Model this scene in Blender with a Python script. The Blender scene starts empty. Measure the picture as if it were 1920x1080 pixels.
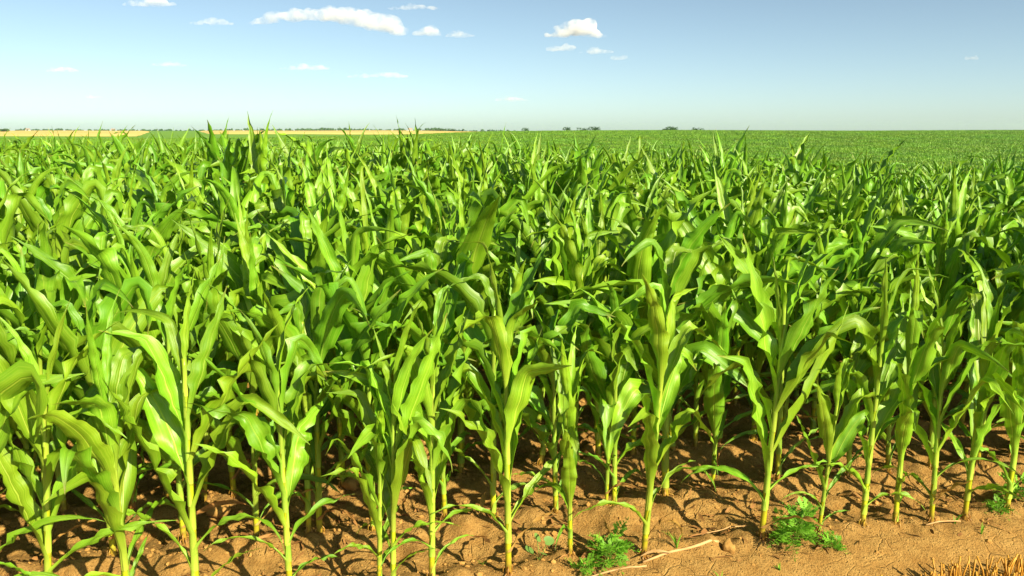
import bpy, math, random
import numpy as np
from mathutils import Vector, Euler, Matrix
R = math.radians
S = bpy.context.scene
COL = S.collection
random.seed(7)
RNG = np.random.default_rng(11)

# ------------------------------------------------------------------ camera
CAM_H, F_PX = 2.1, 1600.0
PITCH = math.atan(297 / 1600)
cd = bpy.data.cameras.new('camera')
cam = bpy.data.objects.new('camera', cd); COL.objects.link(cam)
cd.lens = 30.0; cd.sensor_width = 36.0; cd.clip_start = 0.05; cd.clip_end = 60000
cam.location = (0, 0, CAM_H); cam.rotation_euler = (math.pi / 2 - PITCH, 0, 0)
S.camera = cam

# ------------------------------------------------------------------ light
SUN_EL = R(31); SUN_AZ = math.atan2(.69, -.72)             # azimuth measured from +Y towards +X
w = bpy.data.worlds.new('World'); S.world = w; w.use_nodes = True
wn = w.node_tree.nodes; wl = w.node_tree.links; wn.clear()
sky = wn.new('ShaderNodeTexSky'); sky.sky_type = 'NISHITA'; sky.sun_disc = False
sky.sun_elevation = SUN_EL; sky.sun_rotation = SUN_AZ
sky.altitude = 0; sky.air_density = .5; sky.dust_density = .6; sky.ozone_density = 1.0
hs = wn.new('ShaderNodeMix'); hs.data_type = 'RGBA'; hs.blend_type = 'MULTIPLY'; hs.inputs[0].default_value = 1.0
hs.inputs[7].default_value = (.975, 1.0, .835, 1)
bg = wn.new('ShaderNodeBackground'); bg.inputs['Strength'].default_value = .080
wo = wn.new('ShaderNodeOutputWorld')
wl.new(sky.outputs[0], hs.inputs[6]); sat = wn.new('ShaderNodeHueSaturation'); sat.inputs['Saturation'].default_value = .92
wl.new(hs.outputs[2], sat.inputs['Color']); wl.new(sat.outputs[0], bg.inputs[0]); wl.new(bg.outputs[0], wo.inputs[0])
sd = bpy.data.lights.new('sun', 'SUN'); sd.energy = 4.95; sd.angle = R(.53); sd.color = (1, .88, .64)
sun = bpy.data.objects.new('sun', sd); COL.objects.link(sun)
sdir = Vector((math.sin(SUN_AZ) * math.cos(SUN_EL), math.cos(SUN_AZ) * math.cos(SUN_EL), math.sin(SUN_EL)))
sun.rotation_euler = sdir.to_track_quat('Z', 'Y').to_euler(); sun.location = sdir * 50
vs = S.view_settings
vs.view_transform = 'Standard'; vs.look = 'None'; vs.gamma = 1; vs.exposure = 1.12; vs.use_curve_mapping = False
S.render.engine = 'CYCLES'
cy = S.cycles
cy.max_bounces = 12; cy.diffuse_bounces = 3; cy.glossy_bounces = 2; cy.transmission_bounces = 6
cy.volume_bounces = 12; cy.transparent_max_bounces = 8
cy.use_denoising = True

# ------------------------------------------------------------------ helpers
def G(px, py, z=0.0):
    """ground point seen at a place of the 1920x1080 photograph"""
    u = (px - 960) / F_PX; v = (540 - py) / F_PX
    d = (u, math.cos(PITCH) + v * math.sin(PITCH), -math.sin(PITCH) + v * math.cos(PITCH))
    t = (z - CAM_H) / d[2]
    return d[0] * t, d[1] * t

def project(x, y, z):
    zc = y * math.cos(PITCH) - (z - CAM_H) * math.sin(PITCH)
    yc = y * math.sin(PITCH) + (z - CAM_H) * math.cos(PITCH)
    return 960 + F_PX * x / zc, 540 - F_PX * yc / zc

def hash2(ix, iy, s):
    h = (ix.astype(np.int64) * 374761393 + iy.astype(np.int64) * 668265263 + s * 974711) & 0x7fffffff
    h = ((h ^ (h >> 13)) * 1274126177) & 0x7fffffff
    return ((h ^ (h >> 16)) & 0xffff) / 65535.0

def vnoise(x, y, s=0):
    ix = np.floor(x); iy = np.floor(y); fx = x - ix; fy = y - iy
    fx = fx * fx * (3 - 2 * fx); fy = fy * fy * (3 - 2 * fy)
    a = hash2(ix, iy, s); b = hash2(ix + 1, iy, s); c = hash2(ix, iy + 1, s); d = hash2(ix + 1, iy + 1, s)
    return (a + (b - a) * fx) * (1 - fy) + (c + (d - c) * fx) * fy - .5

def sstep(a, b, x):
    t = np.clip((x - a) / (b - a), 0, 1)
    return t * t * (3 - 2 * t)

def obj(name, mesh, parent=None, mat=None, smooth=True):
    o = bpy.data.objects.new(name, mesh); COL.objects.link(o)
    if parent: o.parent = parent
    if mat and not mesh.materials: mesh.materials.append(mat)
    return o

def empty(name, loc, label=None, cat=None, group=None, rot=(0, 0, 0)):
    o = bpy.data.objects.new(name, None); COL.objects.link(o)
    o.location = loc; o.rotation_euler = rot; o.empty_display_size = .1
    return tag(o, label, cat, group)

def tag(o, label=None, cat=None, group=None, kind=None):
    if label: o['label'] = label
    if cat: o['category'] = cat
    if group: o['group'] = group
    if kind: o['kind'] = kind
    return o

def mk_mesh(name, V, Fq, uv=None, smooth=True, mats=(), mi=None):
    """V (n,3); Fq (m,4) quads (a triangle repeats its last index); uv (n,2) per vertex"""
    V = np.asarray(V, dtype=np.float32); Fq = np.asarray(Fq, dtype=np.int32)
    tri = Fq[:, 2] == Fq[:, 3]
    me = bpy.data.meshes.new(name)
    cnt = np.where(tri, 3, 4)
    keep = np.ones(Fq.shape, bool); keep[tri, 3] = False
    loops = Fq[keep]
    me.vertices.add(len(V)); me.vertices.foreach_set('co', V.ravel())
    me.loops.add(len(loops)); me.loops.foreach_set('vertex_index', loops)
    me.polygons.add(len(Fq))
    st = np.concatenate([[0], np.cumsum(cnt)[:-1]]).astype(np.int32)
    me.polygons.foreach_set('loop_start', st)
    me.polygons.foreach_set('use_smooth', np.full(len(Fq), smooth))
    if mi is not None: me.polygons.foreach_set('material_index', np.asarray(mi, dtype=np.int32))
    if uv is not None:
        l = me.uv_layers.new(name='UVMap')
        l.data.foreach_set('uv', np.asarray(uv, dtype=np.float32)[loops].ravel())
    for m in mats: me.materials.append(m)
    me.update(calc_edges=True)
    return me

class MB:
    """collects pieces into one mesh"""
    def __init__(s): s.V = []; s.F = []; s.U = []; s.M = []; s.n = 0
    def add(s, V, Fq, U=None, m=0):
        V = np.asarray(V, float); Fq = np.asarray(Fq, int)
        s.V.append(V); s.F.append(Fq + s.n); s.n += len(V)
        s.U.append(np.zeros((len(V), 2)) if U is None else np.asarray(U, float)); s.M.append(np.full(len(Fq), m))
    def mesh(s, name, mats=(), smooth=True):
        return mk_mesh(name, np.concatenate(s.V), np.concatenate(s.F), np.concatenate(s.U), smooth, mats, np.concatenate(s.M))

def grid_faces(nu, nv, wrap=False):
    out = []
    for j in range(nv - 1):
        for i in range(nu if wrap else nu - 1):
            k = (i + 1) % nu
            out.append((j * nu + i, j * nu + k, (j + 1) * nu + k, (j + 1) * nu + i))
    return np.array(out, dtype=int)

def tube(pts, rad, n=8, cap=True):
    pts = np.asarray(pts, float); m = len(pts)
    rad = np.broadcast_to(np.asarray(rad, float), (m,))
    T = np.gradient(pts, axis=0); T /= np.linalg.norm(T, axis=1)[:, None] + 1e-9
    ref = np.array([0, 0, 1.]) if abs(T[0, 2]) < .9 else np.array([1., 0, 0])
    A = np.cross(T, ref); A /= np.linalg.norm(A, axis=1)[:, None] + 1e-9
    B = np.cross(T, A)
    a = np.arange(n) / n * 2 * math.pi
    V = pts[:, None] + rad[:, None, None] * (np.cos(a)[None, :, None] * A[:, None] + np.sin(a)[None, :, None] * B[:, None])
    V = V.reshape(-1, 3); Fq = grid_faces(n, m, True)
    U = np.stack([np.tile(a / (2 * math.pi), m), np.repeat(np.linspace(0, 1, m), n)], 1)
    if cap:
        c0 = len(V); V = np.vstack([V, pts[0], pts[-1]])
        U = np.vstack([U, [[.5, 0], [.5, 1]]])
        e = [(c0, (i + 1) % n, i, i) for i in range(n)] + [(c0 + 1, (m - 1) * n + i, (m - 1) * n + (i + 1) % n, (m - 1) * n + (i + 1) % n) for i in range(n)]
        Fq = np.vstack([Fq, e])
    return V, Fq, U

ICO = None
def lump(rng, size, flat=.7, sub=1, rough=.06):
    """an uneven clod"""
    global ICO
    if ICO is None: ICO = {}
    if sub not in ICO:
        import bmesh
        bm = bmesh.new(); bmesh.ops.create_icosphere(bm, subdivisions=sub, radius=1)
        bm.verts.ensure_lookup_table()
        ICO[sub] = (np.array([v.co[:] for v in bm.verts]), np.array([[v.index for v in f.verts] + [f.verts[2].index] for f in bm.faces]))
        bm.free()
    V, Fq = ICO[sub]
    s = rng.uniform(.65, 1.3, 3) * size; s[2] *= flat
    d = 1 + .22 * np.sin(V @ rng.normal(0, 2.2, 3) + rng.uniform(0, 6)) + .12 * np.sin(V @ rng.normal(0, 4.5, 3) + rng.uniform(0, 6)) + rng.normal(0, rough, len(V))
    P = V * d[:, None] * s
    a = rng.uniform(0, 6.28); c, q = math.cos(a), math.sin(a)
    return np.stack([P[:, 0] * c - P[:, 1] * q, P[:, 0] * q + P[:, 1] * c, P[:, 2]], 1), Fq

# ------------------------------------------------------------------ materials
def new_mat(name):
    m = bpy.data.materials.new(name); m.use_nodes = True
    nt = m.node_tree; nt.nodes.clear()
    return m, nt, nt.nodes, nt.links

class N:
    """small node helper"""
    def __init__(s, nt): s.nt = nt
    def __call__(s, t, **kw):
        n = s.nt.nodes.new(t)
        for k, v in kw.items():
            if k.startswith('_'): setattr(n, k[1:], v)
        return n
    def link(s, a, b): s.nt.links.new(a, b)
    def math(s, op, a, b=None, c=None, clamp=False):
        n = s.nt.nodes.new('ShaderNodeMath'); n.operation = op; n.use_clamp = clamp
        for i, v in enumerate((a, b, c)):
            if v is None: continue
            if isinstance(v, (int, float)): n.inputs[i].default_value = v
            else: s.link(v, n.inputs[i])
        return n.outputs[0]
    def noise(s, vec, scale, detail=3, rough=.55, out='Fac'):
        n = s.nt.nodes.new('ShaderNodeTexNoise'); n.inputs['Scale'].default_value = scale
        n.inputs['Detail'].default_value = detail; n.inputs['Roughness'].default_value = rough
        if vec is not None: s.link(vec, n.inputs['Vector'])
        return n.outputs[out]
    def mix(s, f, a, b, mode='MIX'):
        n = s.nt.nodes.new('ShaderNodeMix'); n.data_type = 'RGBA'; n.blend_type = mode
        if isinstance(f, (int, float)): n.inputs[0].default_value = f
        else: s.link(f, n.inputs[0])
        for i, v in ((6, a), (7, b)):
            if isinstance(v, tuple): n.inputs[i].default_value = (*v, 1)
            else: s.link(v, n.inputs[i])
        return n.outputs[2]
    def ramp(s, fac, stops):
        n = s.nt.nodes.new('ShaderNodeValToRGB')
        el = n.color_ramp.elements
        while len(el) < len(stops): el.new(.5)
        for e, (p, c) in zip(el, stops):
            e.position = p; e.color = (*c, 1) if isinstance(c, tuple) else (c, c, c, 1)
        s.link(fac, n.inputs[0]); return n.outputs[0]
    def mapping(s, vec, scale):
        n = s.nt.nodes.new('ShaderNodeMapping'); n.inputs['Scale'].default_value = scale
        s.link(vec, n.inputs[0]); return n.outputs[0]
    def bump(s, h, strength, dist):
        n = s.nt.nodes.new('ShaderNodeBump'); n.inputs['Strength'].default_value = strength; n.inputs['Distance'].default_value = dist
        s.link(h, n.inputs['Height']); return n.outputs[0]

def leaf_material(name, dark, light, rib, trans, tw=.17, rough=.40, dry=False):
    m, nt, nodes, links = new_mat(name); n = N(nt)
    uv = n('ShaderNodeUVMap'); uv.uv_map = 'UVMap'
    sep = n('ShaderNodeSeparateXYZ'); n.link(uv.outputs[0], sep.inputs[0])
    u, v = sep.outputs[0], sep.outputs[1]
    info = n('ShaderNodeObjectInfo'); rnd = info.outputs['Random']
    comb = n('ShaderNodeCombineXYZ')
    n.link(n.math('ADD', n.math('MULTIPLY', u, 1.0), n.math('MULTIPLY', rnd, 13.0)), comb.inputs[0])
    n.link(v, comb.inputs[1]); n.link(n.math('MULTIPLY', rnd, 31.0), comb.inputs[2])
    fine = n.noise(n.mapping(comb.outputs[0], (34, 1.1, 1)), 1.0, 2, .5)
    blot = n.noise(n.mapping(comb.outputs[0], (2.2, 5, 1)), 1.0, 3, .55)
    c = n.mix(n.math('MULTIPLY_ADD', blot, 1.5, -.25, clamp=True), dark, light)
    c = n.mix(n.math('MULTIPLY_ADD', fine, 2.8, -1.1, clamp=True), c, n.mix(.34, c, rib))
    # paler towards the leaf base
    base = n.math('MULTIPLY', n.math('SUBTRACT', .20, v, clamp=True), 2.2, clamp=True)
    c = n.mix(base, c, rib)
    # yellowed tip on some leaves
    tip = n.math('MULTIPLY', n.math('MULTIPLY_ADD', v, 9.0, -8.1, clamp=True), n.math('GREATER_THAN', rnd, .6))
    c = n.mix(n.math('MULTIPLY', tip, .8), c, (.30, .20, .05))
    d = n.math('ABSOLUTE', n.math('SUBTRACT', u, .5))
    ribw = n.math('MULTIPLY_ADD', v, -.026, .044)
    rm = n.math('SUBTRACT', 1.0, n.math('DIVIDE', d, ribw), clamp=True)
    rm = n.math('MULTIPLY', n.math('POWER', rm, .6), n.math('MULTIPLY_ADD', v, -.6, .95))
    c = n.mix(rm, c, rib)
    hsv = n('ShaderNodeHueSaturation')
    n.link(n.math('MULTIPLY_ADD', rnd, .03, .485), hsv.inputs['Hue'])
    n.link(n.math('MULTIPLY_ADD', n.math('FRACT', n.math('MULTIPLY', rnd, 7.3)), .45, .82), hsv.inputs['Value'])
    n.link(c, hsv.inputs['Color']); c = hsv.outputs[0]
    p = n('ShaderNodeBsdfPrincipled'); n.link(c, p.inputs['Base Color'])
    n.link(n.math('MULTIPLY_ADD', blot, .22, rough - .1), p.inputs['Roughness'])
    p.inputs['Specular IOR Level'].default_value = .2 if dry else .5
    h = n.math('ADD', n.math('MULTIPLY', fine, .5), n.math('MULTIPLY', rm, -.8))
    n.link(n.bump(h, .8, .004), p.inputs['Normal'])
    t = n('ShaderNodeBsdfTranslucent')
    n.link(n.mix(.6, c, trans), t.inputs['Color'])
    mx = n('ShaderNodeMixShader'); mx.inputs[0].default_value = tw
    n.link(p.outputs[0], mx.inputs[1]); n.link(t.outputs[0], mx.inputs[2])
    o = n('ShaderNodeOutputMaterial'); n.link(mx.outputs[0], o.inputs[0])
    return m

M_LEAF = leaf_material('corn_leaf', (.066, .198, .004), (.158, .338, .009), (.34, .48, .05), (.18, .45, .003), tw=.18)
M_LEAF_FAR = leaf_material('far_corn_leaf', (.066, .198, .004), (.150, .330, .008), (.30, .44, .04), (.17, .42, .003), tw=.18, rough=.55)
M_LEAF_PALE = leaf_material('pale_corn_leaf', (.092, .236, .005), (.192, .375, .010), (.42, .56, .06), (.20, .46, .004))
M_DRY = leaf_material('dry_leaf', (.26, .12, .025), (.42, .25, .06), (.5, .33, .1), (.4, .22, .04), .2, .7, True)

def stalk_material():
    m, nt, nodes, links = new_mat('corn_stalk'); n = N(nt)
    uv = n('ShaderNodeUVMap'); uv.uv_map = 'UVMap'
    sep = n('ShaderNodeSeparateXYZ'); n.link(uv.outputs[0], sep.inputs[0])
    info = n('ShaderNodeObjectInfo'); rnd = info.outputs['Random']
    c = n.ramp(sep.outputs[1], [(0, (.30, .12, .025)), (.045, (.36, .25, .02)), (.10, (.44, .46, .010)), (.4, (.40, .47, .010)), (1, (.26, .40, .012))])
    co = n('ShaderNodeTexCoord')
    st = n.noise(n.mapping(co.outputs['Object'], (90, 90, 5)), 1.0, 2)
    c = n.mix(n.math('MULTIPLY_ADD', st, 1.6, -.5, clamp=True), c, n.mix(.3, c, (.14, .24, .01)))
    c = n.mix(n.math('MULTIPLY', n.math('POWER', sep.outputs[0], .7), .75), c, (.20, .17, .02))
    c = n.mix(n.math('MULTIPLY', n.math('MULTIPLY_ADD', n.noise(co.outputs['Object'], 22, 3), 4, -2.3, clamp=True), n.math('MULTIPLY_ADD', sep.outputs[1], -3.2, 1.0, clamp=True)), c, (.30, .11, .03))
    hsv = n('ShaderNodeHueSaturation'); n.link(c, hsv.inputs['Color'])
    n.link(n.math('MULTIPLY_ADD', rnd, .03, .485), hsv.inputs['Hue']); n.link(n.math('MULTIPLY_ADD', rnd, .35, .8), hsv.inputs['Value'])
    p = n('ShaderNodeBsdfPrincipled'); n.link(hsv.outputs[0], p.inputs['Base Color'])
    p.inputs['Roughness'].default_value = .42
    n.link(n.bump(st, .35, .002), p.inputs['Normal'])
    o = n('ShaderNodeOutputMaterial'); n.link(p.outputs[0], o.inputs[0])
    return m
M_STALK = stalk_material()

def simple_mat(name, c1, c2, scale=30, rough=.8, bump=.3, bd=.004, tw=0, spec=.3, rand=.3):
    m, nt, nodes, links = new_mat(name); n = N(nt)
    co = n('ShaderNodeTexCoord'); info = n('ShaderNodeObjectInfo')
    f = n.noise(co.outputs['Object'], scale, 4, .6)
    c = n.mix(n.math('MULTIPLY_ADD', f, 2, -.5, clamp=True), c1, c2)
    hsv = n('ShaderNodeHueSaturation'); n.link(c, hsv.inputs['Color'])
    n.link(n.math('MULTIPLY_ADD', info.outputs['Random'], rand, 1 - rand / 2), hsv.inputs['Value']); c = hsv.outputs[0]
    p = n('ShaderNodeBsdfPrincipled'); n.link(c, p.inputs['Base Color'])
    p.inputs['Roughness'].default_value = rough; p.inputs['Specular IOR Level'].default_value = spec
    if bump: n.link(n.bump(f, bump, bd), p.inputs['Normal'])
    o = n('ShaderNodeOutputMaterial'); last = p.outputs[0]
    if tw:
        t = n('ShaderNodeBsdfTranslucent'); n.link(c, t.inputs['Color'])
        mx = n('ShaderNodeMixShader'); mx.inputs[0].default_value = tw
        n.link(last, mx.inputs[1]); n.link(t.outputs[0], mx.inputs[2]); last = mx.outputs[0]
    n.link(last, o.inputs[0])
    return m

def soil_material():
    m, nt, nodes, links = new_mat('soil'); n = N(nt)
    co = n('ShaderNodeTexCoord'); P = co.outputs['Object']
    big = n.noise(P, 2.3, 4, .6); mid = n.noise(P, 14, 5, .65); fine = n.noise(P, 95, 4, .7)
    c = n.mix(n.math('MULTIPLY_ADD', big, 2.4, -.7, clamp=True), (.285, .150, .036), (.375, .215, .060))
    c = n.mix(n.math('MULTIPLY_ADD', mid, 3, -1.2, clamp=True), c, (.44, .27, .082))
    c = n.mix(n.math('MULTIPLY_ADD', fine, 3.6, -1.85, clamp=True), c, (.13, .056, .012))
    vor = n('ShaderNodeTexVoronoi'); vor.feature = 'DISTANCE_TO_EDGE'; vor.inputs['Scale'].default_value = 6.5
    wv = n.mix(.06, P, n.noise(P, 6, 3, .6, 'Color'), 'ADD'); n.link(wv, vor.inputs['Vector'])
    crack = n.math('MULTIPLY', n.math('SUBTRACT', 1.0, n.math('MULTIPLY', vor.outputs['Distance'], 40), clamp=True), n.math('MULTIPLY_ADD', big, 5, -2.4, clamp=True))
    v2 = n('ShaderNodeTexVoronoi'); v2.inputs['Scale'].default_value = 55; n.link(P, v2.inputs['Vector'])
    pit = n.math('MULTIPLY', n.math('SUBTRACT', .3, v2.outputs['Distance'], clamp=True), n.math('GREATER_THAN', mid, .48))
    h = n.math('ADD', n.math('MULTIPLY', mid, 1.0), n.math('MULTIPLY', fine, .62))
    h = n.math('SUBTRACT', h, n.math('MULTIPLY', crack, .6)); h = n.math('SUBTRACT', h, n.math('MULTIPLY', pit, 1.2))
    p = n('ShaderNodeBsdfPrincipled'); n.link(c, p.inputs['Base Color']); p.inputs['Roughness'].default_value = .95
    p.inputs['Specular IOR Level'].default_value = .15
    n.link(n.bump(h, .9, .03), p.inputs['Normal'])
    o = n('ShaderNodeOutputMaterial'); n.link(p.outputs[0], o.inputs[0])
    return m
M_SOIL = soil_material()
M_CLOD = simple_mat('clod_soil', (.27, .14, .034), (.40, .235, .068), 40, .95, .8, .008, spec=.15)
M_STRAW = simple_mat('straw', (.36, .16, .014), (.54, .29, .035), 25, .55, .2, .002, rand=.5)
M_LITTER = simple_mat('litter', (.16, .06, .014), (.40, .21, .06), 9, .8, .2, .002, rand=.5)
M_HUSK = simple_mat('dry_husk', (.36, .20, .07), (.52, .34, .15), 20, .7, .3, .003)
M_WEED = simple_mat('weed_leaf', (.12, .33, .018), (.22, .47, .035), 20, .5, .1, .002, tw=.25, rand=.5)
M_WEEDSTEM = simple_mat('weed_stem', (.12, .24, .03), (.20, .26, .05), 20, .5, .1, .002)
M_SEED = simple_mat('seedling_leaf', (.13, .26, .05), (.19, .34, .08), 30, .5, .1, .002, tw=.3)
M_WHEAT = simple_mat('ripe_wheat', (.60, .42, .10), (.68, .51, .16), .02, .9, 0, rand=0)
M_FARGREEN = simple_mat('far_crop', (.11, .25, .010), (.15, .31, .014), .03, .9, 0, rand=0)
M_FARTREE = simple_mat('far_tree', (.035, .09, .03), (.06, .13, .04), .3, .8, 0, tw=.15)
M_TRUNK = simple_mat('bark', (.08, .06, .04), (.14, .1, .07), 3, .9, .4, .05)
M_PLASTER = simple_mat('plaster', (.74, .70, .64), (.8, .78, .74), 1, .9, 0)
M_ROOF = simple_mat('roof_tile', (.36, .22, .16), (.42, .27, .2), 2, .9, 0)
M_PANE = simple_mat('window_pane', (.05, .06, .08), (.08, .09, .1), 2, .2, 0)

# ------------------------------------------------------------------ terrain
RA = R(13.8); CA, SA = math.cos(RA), math.sin(RA)
B0 = 3.75 * CA                              # front row: distance of its line from the origin
ROW = .60
def ab(x, y): return x * CA + y * SA, -x * SA + y * CA
def xy(a, b): return a * CA - b * SA, a * SA + b * CA

def relief(x, y):
    """the lie of the land: a rise the crop stands on, a dip behind it, a long slope beyond"""
    x = np.asarray(x, float); y = np.asarray(y, float)
    yc = np.clip(10.5 - .28 * x, 8.0, 14)
    wr = sstep(-.13, .06, x / (np.abs(y) + 40))
    z = .30 * (1 - .8 * sstep(-1.5, 6, x)) * sstep(4.4, 9.5, y) - 5.7 * sstep(-.5, 62, y - yc) + (4.5 + 1.35 * wr) * sstep(75, 350, y)
    z = z - 5 * sstep(380, 1100, y) * wr + .9 * sstep(330, 900, y) * (1 - wr) - 3.0 * sstep(950, 2600, y)
    z = z + .10 * (vnoise(x / 30, y / 30, 3)) * sstep(15, 60, y) + .5 * vnoise(x / 70, y / 55, 6) * sstep(90, 250, y)
    return z

def soil_height(x, y):
    x = np.asarray(x, float); y = np.asarray(y, float)
    a, b = ab(x, y); q = (b - B0) / ROW
    wob = .12 * vnoise(a * 1.7, b * 1.7, 5)
    ridge = .040 * np.cos(2 * math.pi * (q + wob))
    t = b - B0 + .08 * vnoise(a * 2.1, b * .5, 8)
    bank = sstep(-.40, -.10, t)
    z = np.where(b < B0, (.040 - .030 * sstep(.02, -.1, t)) * bank + -.085 * (1 - bank), ridge)
    near = sstep(16, 9, y)
    rough = .042 * vnoise(x * 5.5, y * 5.5, 21) + .034 * vnoise(x * 11, y * 11, 22) + .020 * vnoise(x * 26, y * 26, 23)
    lumps = np.maximum(0, vnoise(x * 8 + 3, y * 8, 31) - .06) * .10
    inside = sstep(-.18, .05, b - B0)
    z = z + (rough * (.16 + .84 * inside) + lumps * inside) * near
    return z

def height(x, y): return float(relief(x, y) + soil_height(x, y))

def graded(lo, hi, step, far_lo, far_hi, g):
    mid = list(np.arange(lo, hi, step)); up = []; v, s = hi, step
    while v < far_hi: up.append(v); s *= g; v += s
    up.append(far_hi); dn = []; v, s = lo, step
    while True:
        s *= g; v -= s
        if v <= far_lo: break
        dn.append(v)
    dn.append(far_lo)
    return np.array(dn[::-1] + mid + up)
gx = graded(-2.6, 3.6, .0185, -3600, 3600, 1.09)
gy = graded(2.75, 6.3, .0185, -60, 4500, 1.06)
X, Y = np.meshgrid(gx, gy)
Z = relief(X, Y) + soil_height(X, Y)
me = mk_mesh('ground', np.stack([X.ravel(), Y.ravel(), Z.ravel()], 1), grid_faces(len(gx), len(gy)), mats=(M_SOIL,))
tag(obj('ground', me), kind='structure')

# ------------------------------------------------------------------ corn leaves and stalks
def leaf_geo(rng, L, W, th0, th1, fold=None, fold_at=.6, roll=0., twist=0., sway=0., r=.014, sheath=.10, wave=.10, chan=.9, pinch=0., pinch_at=.6, buckle=.0034, nu=7, nv=18, wtip=1.0, bend=1.6):
    """one leaf: a sheath that clasps the stalk below the collar, then the blade. Collar at the origin, leaf leaning towards +X."""
    t = np.linspace(0, 1, nv)
    th = th0 + (th1 - th0) * t ** bend
    if fold: th = th + fold * sstep(fold_at - .025, fold_at + .025, t)
    al = sway * t ** 1.5
    T = np.stack([np.sin(th) * np.cos(al), np.sin(th) * np.sin(al), np.cos(th)], 1)
    P = np.zeros((nv, 3)); ds = L / (nv - 1)
    P[1:] = np.cumsum((T[1:] + T[:-1]) / 2 * ds, axis=0); P[:, 0] += r
    S0 = np.stack([-np.sin(al), np.cos(al), 0 * al], 1)
    N0 = np.cross(T, S0)                      # adaxial side, towards the stalk
    ro = (roll * sstep(.04, .35, t) + twist * t)[:, None]
    Sd = np.cos(ro) * S0 + np.sin(ro) * N0; Nn = np.cross(T, Sd)
    hw = W / 2 * (.46 + .54 * sstep(0, .33, t)) * np.clip(1 - np.clip((t - .36) / .64, 0, 1) ** 1.5, .0, 1) ** (1.12 * wtip)
    hw = np.maximum(hw, .0012)
    u = np.linspace(-1, 1, nu)
    gam = chan * (1 - .72 * sstep(.05, .45, t)) + .12
    gam = gam + pinch * np.exp(-((t - pinch_at) / .09) ** 2)
    bk = rng.uniform(0, 6.28, 3); bf = rng.uniform(2.5, 8, 2); bkm = .35 + np.abs(np.sin(6.28 * rng.uniform(.4, .9) * t + rng.uniform(0, 6)))
    ph = rng.uniform(0, 6.28, 4); fr = rng.uniform(3.5, 5.5, 2) * L / .65
    env = sstep(.08, .3, t) * sstep(1.0, .75, t)
    V = np.zeros((nv, nu, 3))
    wl = np.where(u < 0, 0, 1)
    for i, uu in enumerate(u):
        k = wl[i]; au = abs(uu)
        wv = wave * W * env * bkm * au ** 1.8 * (np.sin(6.28 * fr[k] * t + ph[k]) + .5 * np.sin(6.28 * fr[1 - k] * 1.7 * t + ph[2 + k]))
        lat = uu * hw * np.cos(gam * au ** .5)
        nor = hw * np.sin(np.minimum(gam, 1.5)) * au ** 1.35 + wv - .16 * hw * math.sin(math.pi * au) * sstep(.1, .3, t)
        nor = nor + buckle * bkm * env * (np.sin(6.28 * bf[0] * t + bk[0] + 1.3 * uu) + .7 * np.sin(6.28 * bf[1] * t + bk[1] - 2.1 * uu))
        flat = P + Sd * lat[:, None] - Nn * nor[:, None] * 0 + (N0 * np.cos(ro) - S0 * np.sin(ro)) * nor[:, None]
        aa = uu * 1.9
        arc = P - np.array([r, 0, 0]) + np.stack([r * 1.06 * np.cos(aa) + 0 * t, r * 1.06 * np.sin(aa) + 0 * t, 0 * t], 1)
        wb = sstep(.0, .13, t)[:, None]
        V[:, i] = flat * wb + arc * (1 - wb)
    rows = [V]; tv = [t]
    if sheath:
        ns = 4; s = np.linspace(1, 1 / ns, ns)
        SH = np.zeros((ns, nu, 3))
        for i, uu in enumerate(u):
            aa = uu * 2.5
            a2 = uu * 1.9
            for j, ss in enumerate(s):
                ang = aa * ss + a2 * (1 - ss); rr = r * (1.06 + .05 * ss * (1 - ss)) * (1 + .05 * ss)
                SH[j, i] = (rr * math.cos(ang), rr * math.sin(ang), -sheath * ss)
        rows.insert(0, SH); tv.insert(0, -.25 * s)
    V = np.concatenate(rows); tv = np.concatenate(tv)
    U = np.stack([np.tile((u + 1) / 2, len(tv)), np.repeat(np.maximum(tv, -.25), nu)], 1)
    return V.reshape(-1, 3), grid_faces(nu, len(tv)), U

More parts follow.
